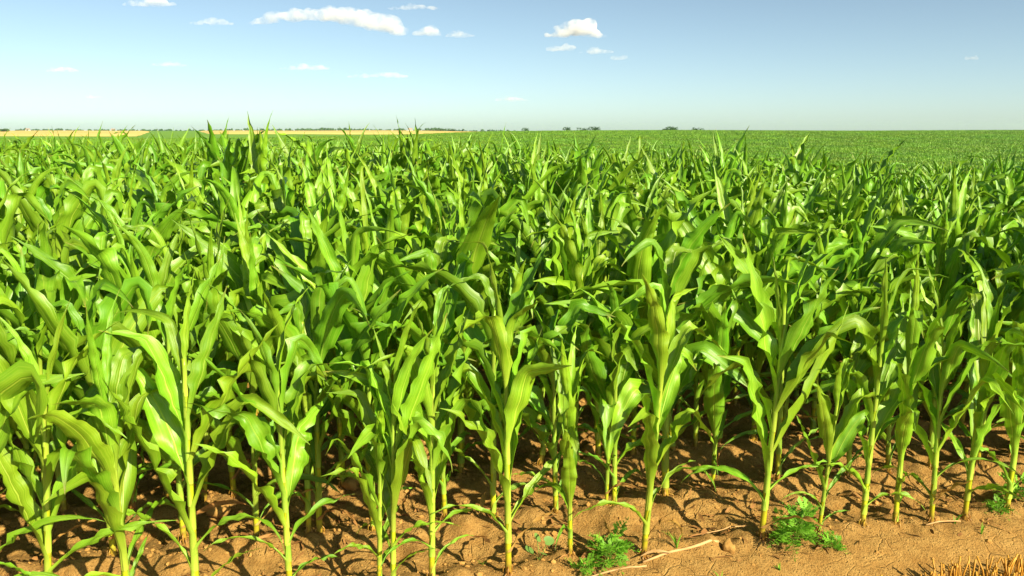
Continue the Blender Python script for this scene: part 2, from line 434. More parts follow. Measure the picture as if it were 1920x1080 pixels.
def corn_spec(rng, big=True, style=None):
    """the leaves of one plant: list of (z of collar, azimuth, geometry arguments, dry?)"""
    H = 1.0
    plane = 0.0
    n = int(rng.integers(11, 14))
    zs = np.concatenate([[.10 + rng.uniform(-.03, .04), .19 + rng.uniform(-.02, .03), .28 + rng.uniform(-.02, .02)], .36 + (np.linspace(0, 1, n - 3) ** .92) * .70])
    out = []
    for i, z in enumerate(zs):
        f = i / (n - 1)
        az = plane + (math.pi if i % 2 else 0) + rng.normal(0, .34)
        r = .0150 - .006 * f
        a = dict(r=r * 1.08, sheath=.10 if i > 1 else .05)
        dry = False
        if i < 3:
            k_ = 1 + .22 * i
            a.update(L=rng.uniform(.26, .40) * k_, W=rng.uniform(.020, .036) * k_, th0=rng.uniform(.35, .75), th1=rng.uniform(1.3, 2.7), wave=.22, roll=rng.normal(0, .5), twist=rng.normal(0, .9), sway=rng.normal(0, .5), bend=1.1)
            dry = i == 0 and rng.random() < .45
            if dry: a['sheath'] = 0
        elif f < .72:
            a.update(L=rng.uniform(.60, .82), W=rng.uniform(.102, .142), th0=rng.uniform(.20, .42), th1=(rng.uniform(.35, .95) if rng.random() < .68 else rng.uniform(1.0, 1.9)), wave=rng.uniform(.08, .20), roll=rng.normal(0, .55), twist=rng.normal(0, .8), sway=rng.normal(0, .45), bend=rng.uniform(1.3, 2.3), chan=rng.uniform(.45, .8))
            if rng.random() < .58: a.update(fold=rng.uniform(.8, 2.0), fold_at=rng.uniform(.5, .82))
            if rng.random() < .45: a.update(pinch=rng.uniform(.2, .75), pinch_at=rng.uniform(.45, .75))
        elif f < .9:
            a.update(L=rng.uniform(.56, .74), W=rng.uniform(.090, .126), th0=rng.uniform(.14, .30), th1=rng.uniform(.35, 1.4), wave=rng.uniform(.07, .17), roll=rng.normal(0, .5), twist=rng.normal(0, .6), sway=rng.normal(0, .4), bend=2.0, chan=rng.uniform(.5, .85))
            if rng.random() < .55: a.update(fold=rng.uniform(.8, 2.1), fold_at=rng.uniform(.45, .8))
            if rng.random() < .45: a.update(pinch=rng.uniform(.2, .75), pinch_at=rng.uniform(.4, .75))
        else:
            a.update(L=rng.uniform(.44, .64), W=rng.uniform(.046, .08), th0=rng.uniform(.03, .17), th1=rng.uniform(.2, 1.3), wave=.05, roll=rng.normal(0, .5), twist=rng.normal(0, .8), sway=rng.normal(0, .3), bend=2.0, chan=.95)
            if rng.random() < .3: a.update(fold=rng.uniform(.8, 1.8), fold_at=rng.uniform(.5, .8))
        if style is None and i >= 3:
            a['W'] *= .9; a['th1'] *= .88; a['roll'] *= .85
        if style == 'field' and i >= 3:
            if f < .9:
                a['W'] *= rng.uniform(1.08, 1.28); a['L'] *= 1.06
                a['th0'] += .08; a['th1'] = rng.uniform(.8, 2.0) if rng.random() < .6 else rng.uniform(.4, .9); a['bend'] = rng.uniform(1.2, 2.0)
                a['roll'] *= .8
            else:
                a['th1'] = rng.uniform(.4, 1.7); a['L'] *= .88; a['W'] *= 1.1
                if rng.random() < .4: a.update(fold=rng.uniform(.9, 1.9), fold_at=rng.uniform(.45, .7))
        out.append((float(z), float(az), a, dry))
    return out

def stalk_geo(zs, n=10):
    top = zs[-1] + .06
    pts, rad = [], []
    marks = sorted(list(zs) + [.05])
    grid = sorted(set([-.06, 0, .015, .03] + [m + d for m in marks for d in (-.012, -.004, .004, .014)] + [top]))
    for z in grid:
        f = max(0, z) / 1.08
        r = .0150 - .0065 * f
        d = min(abs(z - m) for m in marks)
        r *= 1 + .12 * max(0, 1 - d / .012)
        if z < .03: r *= 1.08
        pts.append((0, 0, z)); rad.append(r)
    V, Fq, U = tube(pts, rad, n)
    U[:, 1] = np.clip(V[:, 2] / 1.08, 0, 1)
    U[:, 0] = [max(0, 1 - min(abs(q - m_) for m_ in marks) / .011) for q in V[:, 2]]
    if n >= 10:
        for k in range(7):
            a = 6.283 * k / 7 + .5 * math.sin(k * 5); z0 = .05 if k % 2 else .022; o = .032 + .012 * math.sin(k * 3 + top)
            P = [(.014 * math.cos(a), .014 * math.sin(a), z0), (.6 * (o + .017) * math.cos(a), .6 * (o + .017) * math.sin(a), z0 * .72), (o * 1.1 * math.cos(a), o * 1.1 * math.sin(a), -.03)]
            v2, f2, u2 = tube(P, [.0034, .003, .0022], 5); Fq = np.vstack([Fq, f2 + len(V)]); V = np.vstack([V, v2])
            U = np.vstack([U, np.stack([0 * v2[:, 0], .012 + 0 * v2[:, 0]], 1)])
    return V, Fq, U

def rotz(V, a, z):
    c, s = math.cos(a), math.sin(a)
    return np.stack([V[:, 0] * c - V[:, 1] * s, V[:, 0] * s + V[:, 1] * c, V[:, 2] + z], 1)

class Variant:
    """meshes of one plant: a stalk and its leaves (with their own place on the stalk)"""
    def __init__(s, rng, nu, nv, style=None):
        spec = corn_spec(rng, style=style); zs = [q[0] for q in spec]
        s.stalk = mk_mesh('stalk', *stalk_geo(zs), mats=(M_STALK,))
        s.leaves = []
        for z, az, a, dry in spec:
            V, Fq, U = leaf_geo(rng, nu=nu, nv=nv, **a)
            s.leaves.append((mk_mesh('leaf', V, Fq, U, mats=(M_DRY if dry else (M_LEAF if style == 'field' else M_LEAF_PALE),)), z, az, dry))

def build_plant(var, x, y, scale, yaw, tilt, label, group):
    root = empty('corn_plant', (x, y, height(x, y) - .015), label, 'corn plant', group, (tilt[0], tilt[1], yaw))
    root.scale = (scale[0], scale[0], scale[1])
    obj('stalk', var.stalk, root)
    for me, z, az, dry in var.leaves:
        l = obj('leaf', me, root); l.location = (0, 0, z); l.rotation_euler = (0, 0, az)
        if dry: l['label'] = 'withered straw-brown lowest leaf'
    return root

def copy_plant(src, x, y, scale, yaw, tilt, label, group, lift=0):
    root = src.copy(); COL.objects.link(root)
    root.location = (x, y, height(x, y) - .015); root.rotation_euler = (tilt[0], tilt[1], yaw); root.scale = (scale[0], scale[0], scale[1])
    root['label'] = label; root['group'] = group
    for ch in src.children:
        c = ch.copy(); COL.objects.link(c); c.parent = root
    return root

def at_row(px, k):
    """where the k-th row crosses a column of the photograph"""
    lo = None
    b = B0 + ROW * k
    best = None
    for a in np.arange(-4, 6, .004):
        x, y = xy(a, b)
        if y < .5: continue
        e = abs(project(x, y, 0)[0] - px)
        if best is None or e < best[0]: best = (e, x, y)
    return best[1], best[2]

# front row and second row: (photo column, height of the plant, girth, turn of the leaf plane in degrees)
FRONT = [(95, 1.50, 1.05, 10), (247, 1.42, 1.05, 75), (370, 1.62, 1.08, 5), (545, 1.42, 1.0, 25), (712, 1.08, .85, 60), (737, 1.40, .82, -20),
         (810, 1.42, 1.0, 15), (951, 1.62, 1.0, 10), (1075, 1.18, .85, 70), (1204, 1.60, 1.0, 35), (1427, 1.62, 1.05, -10), (1535, 1.10, .8, 60),
         (1617, 1.52, .98, 20), (1675, 1.48, .92, 80), (1743, 1.45, .95, -25), (1806, 1.52, .95, 95), (1884, 1.50, 1.0, 30)]
SECOND = [(90, 1.55, 1, 40), (215, 1.62, 1, 0), (347, 1.55, 1.0, 30), (482, 1.5, 1.0, 10), (580, 1.62, .9, 70), (600, 1.68, 1.05, -15), (700, 1.6, 1, 20), (835, 1.5, .9, 50), (924, 1.66, 1.02, 0),
          (1042, 1.45, .95, 30), (1137, 1.3, .75, -30), (1152, 1.52, .9, 45), (1247, 1.78, 1.2, 5), (1335, 1.42, .85, 60), (1457, 1.66, 1.02, 20), (1590, 1.5, .95, -10),
          (1665, 1.5, .95, 40), (1740, 1.5, 1, 0), (1830, 1.55, 1.0, 70), (1893, 1.55, 1, 15)]
ORD = 'first second third fourth fifth sixth seventh eighth ninth tenth eleventh twelfth'.split()
FRONT_LABELS = [
    'tall corn plant at the left end of the front row',
    'front-row corn plant, second from the left end, its leaves hugging the stalk',
    'tall front-row corn plant, third from the left end',
    'front-row corn plant, fourth from the left end',
    'short slim corn plant, one of a close front-row pair, on the left of the pair',
    'slim corn plant on the right of the close front-row pair',
    'front-row corn plant just to the right of the close slim pair',
    'tall front-row corn plant just left of the round-leaved seedling',
    'short front-row corn plant standing in the small feathery weed',
    'front-row corn plant rooted beside the end of the dry stalk lying on soil',
    'front-row corn plant directly beside the large feathery weed, on its left',
    'shortest slim front-row corn plant, just right of the large feathery weed',
    'front-row corn plant, fifth from the right end, along the soil bank',
    'front-row corn plant, fourth from the right end, along the soil bank',
    'front-row corn plant, third from the right end, along the soil bank',
    'front-row corn plant, second from the right end, along the soil bank',
    'corn plant at the right end of the front row']
rng = np.random.default_rng(42)
variants_hi = [Variant(rng, 9, 26, None if i < 17 else 'field') for i in range(34)]
protos = []
corn_points = []                                  # (x, y) of the individually built plants
for i, (px, H, g, yaw) in enumerate(FRONT):
    x, y = at_row(px, 0); b = rng.normal(0, .015); x += -SA * b; y += CA * b
    s = H / 1.60
    p = build_plant(variants_hi[i], x, y, (g * (.5 + .5 * s), s), R(yaw) + rng.normal(0, .15), (rng.normal(0, .03), rng.normal(0, .03)), FRONT_LABELS[i], 'corn plants in the front row')
    protos.append(p)
    corn_points.append((x, y))
ns = len(SECOND)
second_label = lambda i: f'second-row corn plant, {ORD[i]} from the left end, behind the front row' if i < ns / 2 else f'second-row corn plant, {ORD[ns - 1 - i]} from the right end, behind the front row'
for i in range(17, 34):
    px, H, g, yaw = SECOND[i - 17]
    x, y = at_row(px, 1); s = H / 1.6
    p = build_plant(variants_hi[i], x, y, (g * (.5 + .5 * s), s), R(yaw), (rng.normal(0, .03), rng.normal(0, .03)), 'x', 'x'); protos.append(p); corn_points.append((x, y))
    p['label'] = second_label(i - 17); p['group'] = 'corn plants in the second row'
for i in range(17, ns):
    px, H, g, yaw = SECOND[i]
    x, y = at_row(px, 1); b = rng.normal(0, .03); x += -SA * b; y += CA * b; s = H / 1.6
    lab = second_label(i)
    copy_plant(protos[int(rng.integers(17, 34))], x, y, (g * (.5 + .5 * s), s), R(yaw) + rng.normal(0, .3), (rng.normal(0, .04), rng.normal(0, .04)), lab, 'corn plants in the second row')
    corn_points.append((x, y))

# every other plant of the crop, row by row
cand = []
rr = np.random.default_rng(5)
for k in range(0, 62):
    a = -40 + rr.uniform(0, .2)
    while a < 45:
        a += rr.uniform(.15, .27) if k < 30 else rr.uniform(.17, .28)
        x, y = xy(a + 0, B0 + ROW * k + rr.normal(0, .028))
        if y < .6 or abs(x) > .62 * y + 3.0: continue
        if y > 42: continue
        if k < 2:
            u = project(x, y, 0)[0]
            if -10 < u < 1935: continue
        cand.append((x, y, k))
cand.sort(key=lambda c: math.hypot(c[0], c[1]))
def in_view(x, y):
    u, v = project(x, y, 1.2 + float(relief(x, y))); return -25 < u < 1945
NMAX = 298
rest = []
TENS = 'twenty thirty forty fifty sixty seventy eighty ninety'.split()
LOW = ORD + 'thirteenth fourteenth fifteenth sixteenth seventeenth eighteenth nineteenth'.split()
def ordinal(i):
    i += 1
    if i < 20: return LOW[i - 1]
    t = TENS[i // 10 - 2]
    return t[:-1] + 'ieth' if i % 10 == 0 else f'{t}-{LOW[i % 10 - 1]}'
rank, seen = {}, {}
for c in sorted((c for c in cand if in_view(c[0], c[1])), key=lambda c: project(c[0], c[1], 0)[0]):
    rank[c[:2]] = seen.get(c[2], 0); seen[c[2]] = rank[c[:2]] + 1
for x, y, k in cand:
    if k >= 2 and in_view(x, y) and len(corn_points) < NMAX:
        u = project(x, y, 0)[0]
        h = rr.normal(1.06, .07)
        if u < 900 and rr.random() < .10: h += .13
        size = 'tall ' if h > 1.11 else ('short ' if h < 1.0 else '')
        lab = f'{size}corn plant, {ordinal(rank[(x, y)])} from the left in the {ordinal(k)} row back'
        copy_plant(protos[int(rr.integers(17, 34)) if rr.random() < .62 else int(rr.integers(0, 17))], x, y, (h * rr.uniform(.95, 1.1), h), rr.uniform(0, 6.28), (rr.normal(0, .065), rr.normal(0, .065)), lab,
                   f'corn plants in the {ordinal(k)} row')
        corn_points.append((x, y))
    else: rest.append((x, y, k))

# ------------------------------------------------------------------ scattering of the uncountable rest
def scatter_group():
    ng = bpy.data.node_groups.new('scatter', 'GeometryNodeTree')
    ng.interface.new_socket(name='Geometry', in_out='INPUT', socket_type='NodeSocketGeometry')
    ng.interface.new_socket(name='Collection', in_out='INPUT', socket_type='NodeSocketCollection')
    ng.interface.new_socket(name='Geometry', in_out='OUTPUT', socket_type='NodeSocketGeometry')
    gi = ng.nodes.new('NodeGroupInput'); go = ng.nodes.new('NodeGroupOutput')
    ci = ng.nodes.new('GeometryNodeCollectionInfo'); ci.inputs['Separate Children'].default_value = True; ci.inputs['Reset Children'].default_value = True
    iop = ng.nodes.new('GeometryNodeInstanceOnPoints'); iop.inputs['Pick Instance'].default_value = True
    def attr(nm, ty):
        a = ng.nodes.new('GeometryNodeInputNamedAttribute'); a.data_type = ty; a.inputs['Name'].default_value = nm
        return next(o for o in a.outputs if o.enabled and o.name == 'Attribute')
    l = ng.links.new
    l(gi.outputs['Geometry'], iop.inputs['Points']); l(gi.outputs['Collection'], ci.inputs['Collection'])
    l(ci.outputs[0], iop.inputs['Instance']); l(attr('idx', 'INT'), iop.inputs['Instance Index'])
    l(attr('rot', 'FLOAT_VECTOR'), iop.inputs['Rotation']); l(attr('scl', 'FLOAT_VECTOR'), iop.inputs['Scale'])
    l(iop.outputs[0], go.inputs[0])
    return ng
SCATTER = scatter_group()
def scatter(name, pts, idx, rot, scl, sources, label):
    c = bpy.data.collections.new(name + '_sources')
    for i, me in enumerate(sources):
        c.objects.link(bpy.data.objects.new(f'{name}_source_{i:02d}', me))
    me = bpy.data.meshes.new(name); pts = np.asarray(pts, np.float32)
    me.vertices.add(len(pts)); me.vertices.foreach_set('co', pts.ravel())
    for nm, ty, key, val in (('idx', 'INT', 'value', np.asarray(idx, np.int32)), ('rot', 'FLOAT_VECTOR', 'vector', np.asarray(rot, np.float32)), ('scl', 'FLOAT_VECTOR', 'vector', np.asarray(scl, np.float32))):
        at = me.attributes.new(nm, ty, 'POINT'); at.data.foreach_set(key, val.ravel())
    o = obj(name, me); tag(o, label, kind='stuff')
    md = o.modifiers.new('scatter', 'NODES'); md.node_group = SCATTER
    for it in SCATTER.interface.items_tree:
        if it.name == 'Collection' and it.in_out == 'INPUT': md[it.identifier] = c
    return o

def joined_variant(rng, nu, nv, name):
    spec = corn_spec(rng, style='field' if rng.random() < .6 else None); mb = MB()
    V, Fq, U = stalk_geo([q[0] for q in spec], 6); mb.add(V, Fq, U, 1)
    for z, az, a, dry in spec:
        V, Fq, U = leaf_geo(rng, nu=nu, nv=nv, **a); mb.add(rotz(V, az, z), Fq, U, 0)
    return mb.mesh(name, (M_LEAF, M_STALK))
mid_src = [joined_variant(rng, 7, 17, 'field_corn') for _ in range(18)]
rest = np.array(rest); n = len(rest)
zz = relief(rest[:, 0], rest[:, 1]) + soil_height(rest[:, 0], rest[:, 1]) - .015
h = rr.normal(1.05, .075, n)
scatter('corn_crop', np.stack([rest[:, 0], rest[:, 1], zz], 1), rr.integers(0, 18, n),
        np.stack([rr.normal(0, .05, n), rr.normal(0, .05, n), rr.uniform(0, 6.28, n)], 1), np.stack([h, h, h], 1), mid_src,
        'dense green corn crop continuing behind the nearest plants')

def tuft_patch(rng, size, name):
    """a piece of far crop: rows of plants, each a few bent leaves"""
    mb = MB(); nrow = int(round(size / ROW))
    for r in range(nrow):
        v = -size / 2 + (r + .5) * ROW; u = -size / 2
        while u < size / 2:
            u += rng.uniform(.17, .28)
            ps = rng.normal(1.0, .07); yaw = rng.uniform(0, 6.28); jx, jy = u, v + rng.normal(0, .04)
            for q in range(9):
                az = yaw + (math.pi if q % 2 else 0) + rng.normal(0, .4); z0 = (.42 + .08 * q) * ps
                L = rng.uniform(.5, .75) * (1 if q < 5 else .75); W = rng.uniform(.045, .065); th0 = rng.uniform(.1, .4); th1 = rng.uniform(.6, 1.9) if q < 5 else rng.uniform(.1, .6)
                t = np.linspace(0, 1, 4); th = th0 + (th1 - th0) * t
                P = np.zeros((4, 2)); P[1:, 0] = np.cumsum(np.sin(th[1:])) * L / 3; P[1:, 1] = np.cumsum(np.cos(th[1:])) * L / 3
                wd = np.array([.5, 1, .8, .03]) * W; tw = rng.normal(0, .5) * t
                c, s = math.cos(az), math.sin(az); V = []
                for e in (-1, 1):
                    lx = P[:, 0]; ly = e * wd * np.cos(tw); lz = P[:, 1] + z0 + e * wd * np.sin(tw)
                    V.append(np.stack([lx * c - ly * s + jx, lx * s + ly * c + jy, lz], 1))
                V = np.stack(V, 1).reshape(-1, 3)
                mb.add(V, [(0, 1, 3, 2), (2, 3, 5, 4), (4, 5, 7, 6)], np.stack([np.tile([0, 1], 4), np.repeat(t, 2)], 1))
    return mb.mesh(name, (M_LEAF_FAR,))
PS = 4.8
far_src = [tuft_patch(rng, PS, 'field_patch') for _ in range(5)]
pp = []
for i in range(-90, 110):
    for j in range(0, 100):
        b = B0 + ROW * 62 + PS * (j + .5) - .3; a = i * PS
        x, y = xy(a, b)
        if y < 20 or y > 395 or abs(x) > .64 * y + 14: continue
        if y > 330 - 60 * float(sstep(.05, -.35, x / (y + 1))) + 55 * float(sstep(-.2, .05, x / (y + 1))): continue
        pp.append((x, y, float(relief(x, y)) - .03))
# strip between the plants placed one by one and the first patches
for i in range(-90, 110):
    for j in range(-5, 0):
        b = B0 + ROW * 62 + PS * (j + .5) - .3; x, y = xy(i * PS, b)
        if y < 42 + PS * .6 or abs(x) > .64 * y + 14: continue
        pp.append((x, y, float(relief(x, y)) - .03))
pp = np.array(pp); n = len(pp)
scatter('corn_field', pp, rr.integers(0, 5, n), np.stack([np.zeros(n), np.zeros(n), RA + math.pi * rr.integers(0, 2, n)], 1), np.ones((n, 3)), far_src,
        'far corn field on the long slope reaching the horizon')

# ------------------------------------------------------------------ soil clods, litter, stubble
rg = np.random.default_rng(77)
mb = MB(); cnt = 0
while cnt < 7000:
    y = 2.9 + 4.6 * rg.random() ** 1.3; x = rg.uniform(-.66, .66) * y
    a, b = ab(x, y); q = b - B0
    if q < -.42: continue
    pr = .22 if q < -.05 else .9
    if vnoise(np.array([x * 2.2]), np.array([y * 2.2]), 91)[0] + .55 < rg.random() or rg.random() > pr: continue
    s = .0035 + .015 * rg.random() ** 4
    V, Fq = lump(rg, s, .7, 1)
    V = V + np.array([x, y, height(x, y) + s * .15]); mb.add(V, Fq); cnt += 1
tag(obj('soil_crumbs', mb.mesh('soil_crumbs', (M_CLOD,), smooth=False)), 'small loose crumbs of dry brown soil between the rows', kind='stuff')
mb = MB()
for _ in range(4600):
    y = 2.9 + 4.2 * rg.random(); x = rg.uniform(-.66, .66) * y
    a, b = ab(x, y); q = (b - B0) / ROW
    if q < -.25: continue
    fr = q % 1
    if min(fr, 1 - fr) < .16 and rg.random() < .6: continue
    if vnoise(np.array([x * 1.6]), np.array([y * 1.6]), 55)[0] < .0: continue
    L = rg.uniform(.02, .10); W = rg.uniform(.002, .007); az = rg.uniform(0, 6.28); t = np.linspace(-.5, .5, 4)
    cx = x + np.cos(az) * L * t; cyy = y + np.sin(az) * L * t
    hz = np.array([height(p, r) for p, r in zip(cx, cyy)]).max() + .002 + rg.uniform(0, .02) * (t + .5)
    P = np.stack([cx, cyy, hz + rg.normal(0, .003, 4)], 1)
    side = np.array([-math.sin(az), math.cos(az), rg.normal(0, .6)]) * W
    V = np.stack([P - side * np.array([.4, 1, 1, .2])[:, None], P + side * np.array([.4, 1, 1, .2])[:, None]], 1).reshape(-1, 3)
    mb.add(V, [(0, 1, 3, 2), (2, 3, 5, 4), (4, 5, 7, 6)])
tag(obj('leaf_litter', mb.mesh('leaf_litter', (M_LITTER,))), 'scattered brown dead leaf scraps on the soil', kind='stuff')

# cut straw beyond the bank: tufts of stubble
def straw_mesh(rng, L, r):
    p = np.array([[0, 0, -.02], [rng.normal(0, .004), rng.normal(0, .004), L * .5], [rng.normal(0, .008), rng.normal(0, .008), L]])
    V, Fq, U = tube(p, [r * .9, r, r * 1.05], 6); return mk_mesh('straw', V, Fq, U, mats=(M_STRAW,))
straws = [straw_mesh(rg, rg.uniform(.09, .17), rg.uniform(.0034, .0052)) for _ in range(10)]
tp = None; ti = 0
spots = []
for k in range(4):
    a0 = -.2 + .04 * k
    while a0 < 4.2:
        a0 += rg.uniform(.055, .12)
        spots.append((a0, B0 - .46 - .125 * k + rg.normal(0, .012), k))
tuft_n = {}
for a0, b0, k in spots:
    x, y = xy(a0, b0); u, v = project(x, y, .06)
    if not (1625 < u < 1945 and v < 1100): continue
    if rg.random() < .45 * (u < 1720): continue
    tuft_n[k] = tuft_n.get(k, -1) + 1
    r_ = empty('stubble_tuft', (x, y, height(x, y)), 'x', 'stubble', 'tufts of cut straw below the soil bank')
    r_['label'] = f'golden cut stubble tuft, {ordinal(tuft_n[k])} from the left in the {ordinal(k)} stubble line below the bank'
    for _ in range(int(rg.integers(5, 10))):
        o = obj('straw', straws[int(rg.integers(0, 10))], r_)
        o.location = (rg.normal(0, .022), rg.normal(0, .012), 0); o.rotation_euler = (rg.normal(0, .13), rg.normal(0, .13), rg.uniform(0, 6))
    ti += 1

# ------------------------------------------------------------------ weeds
def frond_mesh(rng, L):
    """a feathery leaf: a rib with paired lobed leaflets"""
    mb = MB(); n = 8
    def blade(p, d, nrm, l, wd):
        d = d / np.linalg.norm(d); s = np.cross(d, nrm); s /= np.linalg.norm(s) + 1e-9
        V = [p - s * wd * .3, p + s * wd * .3, p + d * l * .5 - s * wd, p + d * l * .5 + s * wd - nrm * wd * .3, p + d * l]
        mb.add(V, [(0, 1, 3, 2), (2, 3, 4, 4)])
    rib = []
    for i in range(n + 1):
        t = i / n; rib.append(np.array([L * t, 0, -.35 * L * t * t + .12 * L * math.sin(t * 3)]))
    up = np.array([0, 0, 1.])
    mb.add(*tube(np.array(rib), np.linspace(.0016, .0006, n + 1), 4)[:2])
    for i in range(2, n + 1):
        t = i / n; l = L * .42 * math.sin(min(1, t * 1.15) * 2.5 + .35) + .006
        for e in (-1, 1):
            d = np.array([.75, e, rng.normal(0, .25)]); d /= np.linalg.norm(d)
            blade(rib[i], d, up, l, l * .10)
            for q in (.3, .5, .7):
                for g in (-1, 1):
                    dd = d + g * .8 * np.array([-e * d[1], e * d[0], 0]) ; blade(rib[i] + d * l * q, dd, up, l * .42 * (1.1 - q * .6), l * .07)
    blade(rib[-1], np.array([1., 0, -.4]), up, L * .2, L * .03)
    return mb.mesh('frond', (M_WEED,), smooth=False)
fronds = [frond_mesh(rg, l) for l in (.11, .13, .145, .16, .095)]
def weed(px, py, stems, spread, hgt, label, group=None, name='feathery_weed'):
    x, y = G(px, py); r = empty(name, (x, y, height(x, y)), label, 'weed', group)
    for i in range(stems):
        az = 6.28 * i / stems + rg.normal(0, .3); lean = rg.uniform(.1, 1) ** .8 * spread; hh = hgt * rg.uniform(.6, 1.05)
        t = np.linspace(0, 1, 6)
        P = np.stack([np.cos(az) * lean * t ** 1.2, np.sin(az) * lean * t ** 1.2, hh * t - .15 * hh * t ** 3 * (lean / spread) - .01], 1)
        V, Fq, U = tube(P, np.linspace(.003, .0014, 6), 5); obj('stem', mk_mesh('weed_stem', V, Fq, U, mats=(M_WEEDSTEM,)), r)
        for q in range(6):
            tt = .25 + .75 * q / 5; p = P[min(5, int(tt * 5))]
            o = obj('frond', fronds[int(rg.integers(0, 5))], r); o.location = p
            s = (1.15 - .5 * tt) * rg.uniform(.7, 1.1) * min(1, hgt / .16 + .3); o.scale = (s, s, s)
            o.rotation_euler = (rg.normal(0, .3), -rg.uniform(.0, .9) if q < 5 else -1.2, az + (1.3 if q % 2 else -1.3) * (1 - tt * .5) + rg.normal(0, .4))
    return r
weed(1492, 1025, 7, .15, .18, 'large bushy feathery green weed between two front-row corn plants')
weed(1098, 1074, 4, .07, .045, 'low feathery weed around the foot of a short corn plant')
weed(1142, 1062, 5, .06, .13, 'small upright feathery weed just left of the lying dry stalk')
weed(1908, 945, 3, .06, .13, 'feathery weed at the far right edge, behind the front row')
weed(1868, 968, 4, .06, .05, 'tiny feathery weed at the foot of the last front-row plant')
weed(1560, 1030, 3, .06, .05, 'tiny feathery weed low on the soil bank beside the large weed', None)

# round-leaved seedling
x, y = G(1012, 1062); r = empty('seedling', (x, y, height(x, y)), 'small seedling with rounded pale green leaves in front of the corn', 'seedling')
for i, (az, L, hh) in enumerate([(.6, .05, .09), (2.0, .035, .105), (3.6, .06, .07), (5.0, .035, .055)]):
    t = np.linspace(0, 1, 5); P = np.stack([np.cos(az) * L * t, np.sin(az) * L * t, hh * t ** .8 - .005], 1)
    V, Fq, U = tube(P, .0017, 5); obj('stem', mk_mesh('seedling_stem', V, Fq, U, mats=(M_WEEDSTEM,)), r)
    a = np.linspace(0, 6.283, 15)[:-1]; rr_ = .027 * (1 + .18 * np.cos(a) ** 3 - .25 * np.exp(-((a - math.pi) / .35) ** 2))
    out = np.stack([rr_ * np.cos(a), rr_ * .92 * np.sin(a), .006 * np.abs(np.sin(a)) - .004 * np.cos(a)], 1)
    V = np.vstack([[0, 0, 0], out]); Fq = [(0, 1 + k, 1 + (k + 1) % 14, 1 + (k + 1) % 14) for k in range(14)]
    o = obj('leaf', mk_mesh('seedling_leaf', V, Fq, smooth=True, mats=(M_SEED,)), r); o.location = P[-1]; o.rotation_euler = (rg.uniform(.4, .8), rg.normal(0, .2), az * .4)

# grass wisps
def wisp(px, py, nb, L, label):
    x, y = G(px, py); r = empty('grass_tuft', (x, y, height(x, y)), label, 'grass tuft')
    for i in range(nb):
        az = rg.uniform(0, 6.28); l = L * rg.uniform(.6, 1.1); t = np.linspace(0, 1, 6)
        th = .15 + rg.uniform(.2, 1.5) * t
        P = np.zeros((6, 3)); rad = np.cumsum(np.sin(th)) * l / 6; P[:, 0] = np.cos(az) * rad; P[:, 1] = np.sin(az) * rad; P[:, 2] = np.cumsum(np.cos(th)) * l / 6 - .01
        s = np.array([-math.sin(az), math.cos(az), 0]) * .003; wd = np.array([.8, 1, 1, .8, .5, .05])[:, None]
        V = np.stack([P - s * wd, P + s * wd], 1).reshape(-1, 3)
        obj('blade', mk_mesh('grass_blade', V, [(2 * k, 2 * k + 1, 2 * k + 3, 2 * k + 2) for k in range(5)], mats=(M_WEED,)), r)
wisp(1268, 1048, 10, .13, 'wispy grass tuft just above the lying dry stalk')
wisp(1352, 1082, 5, .10, 'small grass tuft in front of the round soil clod')
wisp(1462, 1062, 6, .06, 'tiny grass sprigs in front of the large feathery weed')
wisp(905, 1068, 5, .07, 'thin grass sprigs at the left foot of the plant before the round-leaved seedling')
wisp(1840, 1000, 7, .07, 'short grass sprigs on the bank near the right end of the front row')
wisp(1790, 985, 6, .08, 'thin grass sprigs between two front-row plants near the right end')

# dead stalk lying on the soil with its husk, and single clods
def lying(name, p0, p1, r0, r1, lift, label, cat, bend=.01):
    a = np.array([*G(*p0), 0]); b = np.array([*G(*p1), 0]); t = np.linspace(0, 1, 9)[:, None]
    P = a + (b - a) * t; P[:, 2] = [height(p[0], p[1]) for p in P]; zl = np.linspace(P[0, 2], P[-1, 2], 9)
    P[:, 2] = np.maximum(P[:, 2], zl) * .5 + .5 * zl.max() + lift + bend * np.sin(t[:, 0] * 3.1)
    root = empty(name, tuple(P[0]), label, cat); Q = P - P[0]
    rad = np.linspace(r0, r1, 9) * (1 + .14 * (np.arange(9) % 3 == 0))
    V, Fq, U = tube(Q, rad, 8); obj('shaft', mk_mesh('dead_shaft', V, Fq, U, mats=(M_HUSK,)), root)
    return root, Q
root, Q = lying('dry_stalk', (1205, 1066), (1346, 1036), .0055, .008, .002, 'pale dry corn stalk lying on the soil against a round clod', 'dead stalk')
t = np.linspace(0, 1, 6); P = np.stack([-.01 + .16 * t, .008 * np.sin(t * 5) + .04 * t, .03 + .012 * np.sin(t * 3)], 1)
wd = np.array([.003, .007, .009, .008, .005, .002])
V = np.stack([P + np.stack([0 * wd, -wd, .3 * wd], 1), P + np.stack([0 * wd, wd, .9 * wd], 1)], 1).reshape(-1, 3)
obj('husk', mk_mesh('husk', V, [(2 * k, 2 * k + 1, 2 * k + 3, 2 * k + 2) for k in range(5)], mats=(M_HUSK,)), root)
lying('dry_straw', (1085, 1092), (1212, 1066), .004, .005, .006, 'long thin straw-coloured stem lying below the low feathery weed', 'dead straw')
lying('dry_straw', (1310, 1022), (1400, 992), .0022, .003, .008, 'thin dry stem lying behind the round clod', 'dead straw')
lying('dry_straw', (1735, 995), (1800, 985), .004, .004, .008, 'short pale stem lying on the top of the soil bank', 'dead straw')
